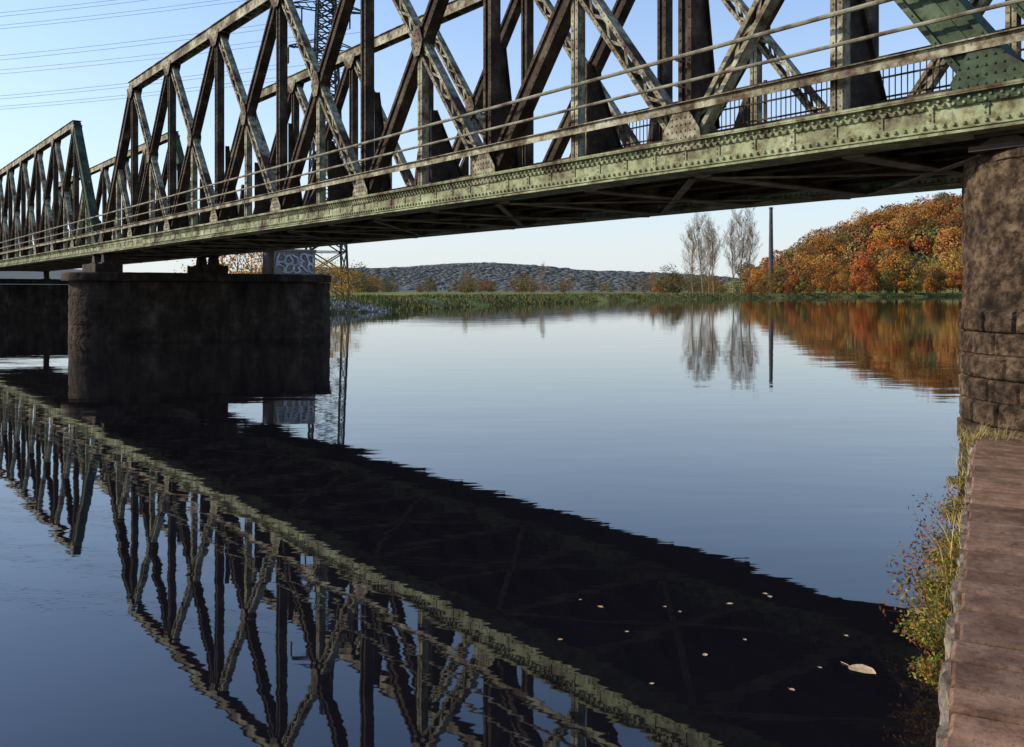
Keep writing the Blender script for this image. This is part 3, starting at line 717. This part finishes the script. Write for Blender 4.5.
place(bt,items,"tall slender nearly leafless tree on the grassy bank","tree","tall bare trees on the river bank")
items=[((u-512)/F*Y,Y,sc) for u,Y,sc in((541,260,.30),(466,230,.2),(655,330,.28))]
place(bt,items,"small bare branched tree on the meadow","tree","small bare trees on the meadow"); remove(bt)
mb=MB(); mb.cyl((0,0,0),(0,0,38),1.25,.75,20); mb.cyl((0,0,38),(0,0,38.8),.9,.9,20)
ch=mb.obj('chimney',CHIM,loc=((771-512)/F*405,405,hz((771-512)/F*405,405))); top(ch,"tall slender dark tapering chimney behind the trees","chimney")
V=[]; random.seed(9)
for a,b in zip(LEFT[3:12],LEFT[4:13]):
    a=Vector((*a,0));b=Vector((*b,0)); Ln=(b-a).length; nn=(b-a).normalized(); nr_=Vector((-nn.y,nn.x,0)); cnt=int(Ln*(90 if a.y<300 else 40))
    for i in range(cnt):
        u=random.random(); off=random.random()**1.6*16-.6; p=a.lerp(b,u)+nr_*off; V.append((p.x,p.y,off))
PP=np.array([(x,y) for x,y,_ in V]); HZ=height(PP); n=len(PP); OFF=np.array([v[2] for v in V])
hh=rng.uniform(.15,.5,n)*np.where(OFF<3,1.1,.9)*(1+.9*np.sin(PP[:,0]*.35)*np.cos(PP[:,1]*.21)); wd=.06+PP[:,1]*.0005
aa=rng.uniform(0,math.pi,n); dx=np.cos(aa)*wd; dy=np.sin(aa)*wd; lx=rng.normal(0,.2,n)*hh; ly=rng.normal(0,.2,n)*hh
VV=np.stack([np.column_stack([PP[:,0]-dx,PP[:,1]-dy,HZ-.1]),np.column_stack([PP[:,0]+dx,PP[:,1]+dy,HZ-.1]),np.column_stack([PP[:,0]+lx,PP[:,1]+ly,HZ+hh])],1).reshape(-1,3)
o=mk('reeds',npmesh('reeds',VV,np.arange(3*n).reshape(-1,3),REED)); o["kind"]="stuff"; o["label"]="golden green reeds and grass along the bank"; o["category"]="reeds"
mb=MB(); random.seed(12)
for i in range(420):
    t=random.random(); x=-36+22*t; y=84+24*t; x+=random.uniform(-3,1.0);y+=random.uniform(-1,2.5)
    z=hz(x,y); r=random.uniform(.2,.5); 
    if z<-.4: continue
    b=len(mb.v); dirs=[(1,0,0),(-1,0,0),(0,1,0),(0,-1,0),(0,0,1),(0,0,-1)]
    for d in dirs: mb.v.append((x+d[0]*r*random.uniform(.6,1.2),y+d[1]*r*random.uniform(.6,1.2),z+.05+d[2]*r*random.uniform(.5,.9)))
    for f in((0,2,4),(2,1,4),(1,3,4),(3,0,4),(2,0,5),(1,2,5),(3,1,5),(0,3,5)): mb.f.append(tuple(b+k for k in f))
o=mb.obj('riprap',RIPRAP); o["kind"]="stuff"; o["label"]="pale boulders lining the river bank"; o["category"]="rocks"
# ---------------------------------------------------------------- pylon
PX,PY=(326-512)/F*135,135
pz=hz(PX,PY); ph=60
def hw(z): return 2.9+(1.6-2.9)*min(z/34,1) if z<34 else 1.6-.9*(z-34)/(ph-34)
mb=MB(); lv=[0]
while lv[-1]<ph-1: lv.append(min(ph,lv[-1]+max(1.6,hw(lv[-1])*1.2)))
for z0,z1 in zip(lv[:-1],lv[1:]):
    a,b=hw(z0),hw(z1); c0=[(a,a),(-a,a),(-a,-a),(a,-a)]; c1=[(b,b),(-b,b),(-b,-b),(b,-b)]
    for i in range(4):
        j=(i+1)%4
        mb.beam((*c0[i],z0),(*c1[i],z1),.3,.3); mb.beam((*c0[i],z0),(*c1[j],z1),.17,.17,side=(0,.1,1)); mb.beam((*c0[j],z0),(*c1[i],z1),.17,.17,side=(0,.1,1)); mb.beam((*c1[i],z1),(*c1[j],z1),.15,.15,side=(0,0,1))
py=mb.obj('lattice_pylon',PYL,loc=(PX,PY,pz)); py.rotation_euler=(0,0,.35); top(py,"tall steel lattice power pylon behind the bridge","pylon")
arms=[]
for z,l in((37,5.5),(43,6.5),(50,5)):
    mb=MB()
    for s in(-1,1):
        for y in(-.8,.8):
            mb.beam((s*.7,y,z),(s*l,0,z+.2),.16,.16,side=(0,0,1)); mb.beam((s*.7,y,z+1.6),(s*l,0,z+.25),.14,.14,side=(0,0,1))
        for k in range(5):
            u=k/5; mb.beam((s*(.7+(l-.7)*u),.8*(1-u),z),(s*(.7+(l-.7)*(u+.2)),.8*(1-u-.2),z+1.6*(1-u-.2)+.1),.1,.1,side=(0,0,1))
        for q_ in(1,.55): mb.cyl((s*l*q_,0,z),(s*l*q_,0,z-2.4),.12,.12,6); arms.append((s*l*q_,z-2.4))
    mb.obj('cross_arm',PYL,py)
Rz=Matrix.Rotation(.35,4,'Z')
for i,(ax,az_) in enumerate(arms):
    p=Vector((PX,PY,pz))+Rz@Vector((ax,0,az_)); e=Vector((-230,165,az_+2))+Vector((ax*.5,ax*.9,0))
    mb=MB(); prev=None; n=28
    for k in range(n+1):
        u=k/n; c=p.lerp(e,u); c.z-=4*5*u*(1-u)
        if prev is not None: mb.cyl(prev,c,.035,.035,4,False)
        prev=c
    o=mb.obj('power_cable',WIRE); top(o,"thin overhead power cable strung from the pylon","cable","overhead power cables")
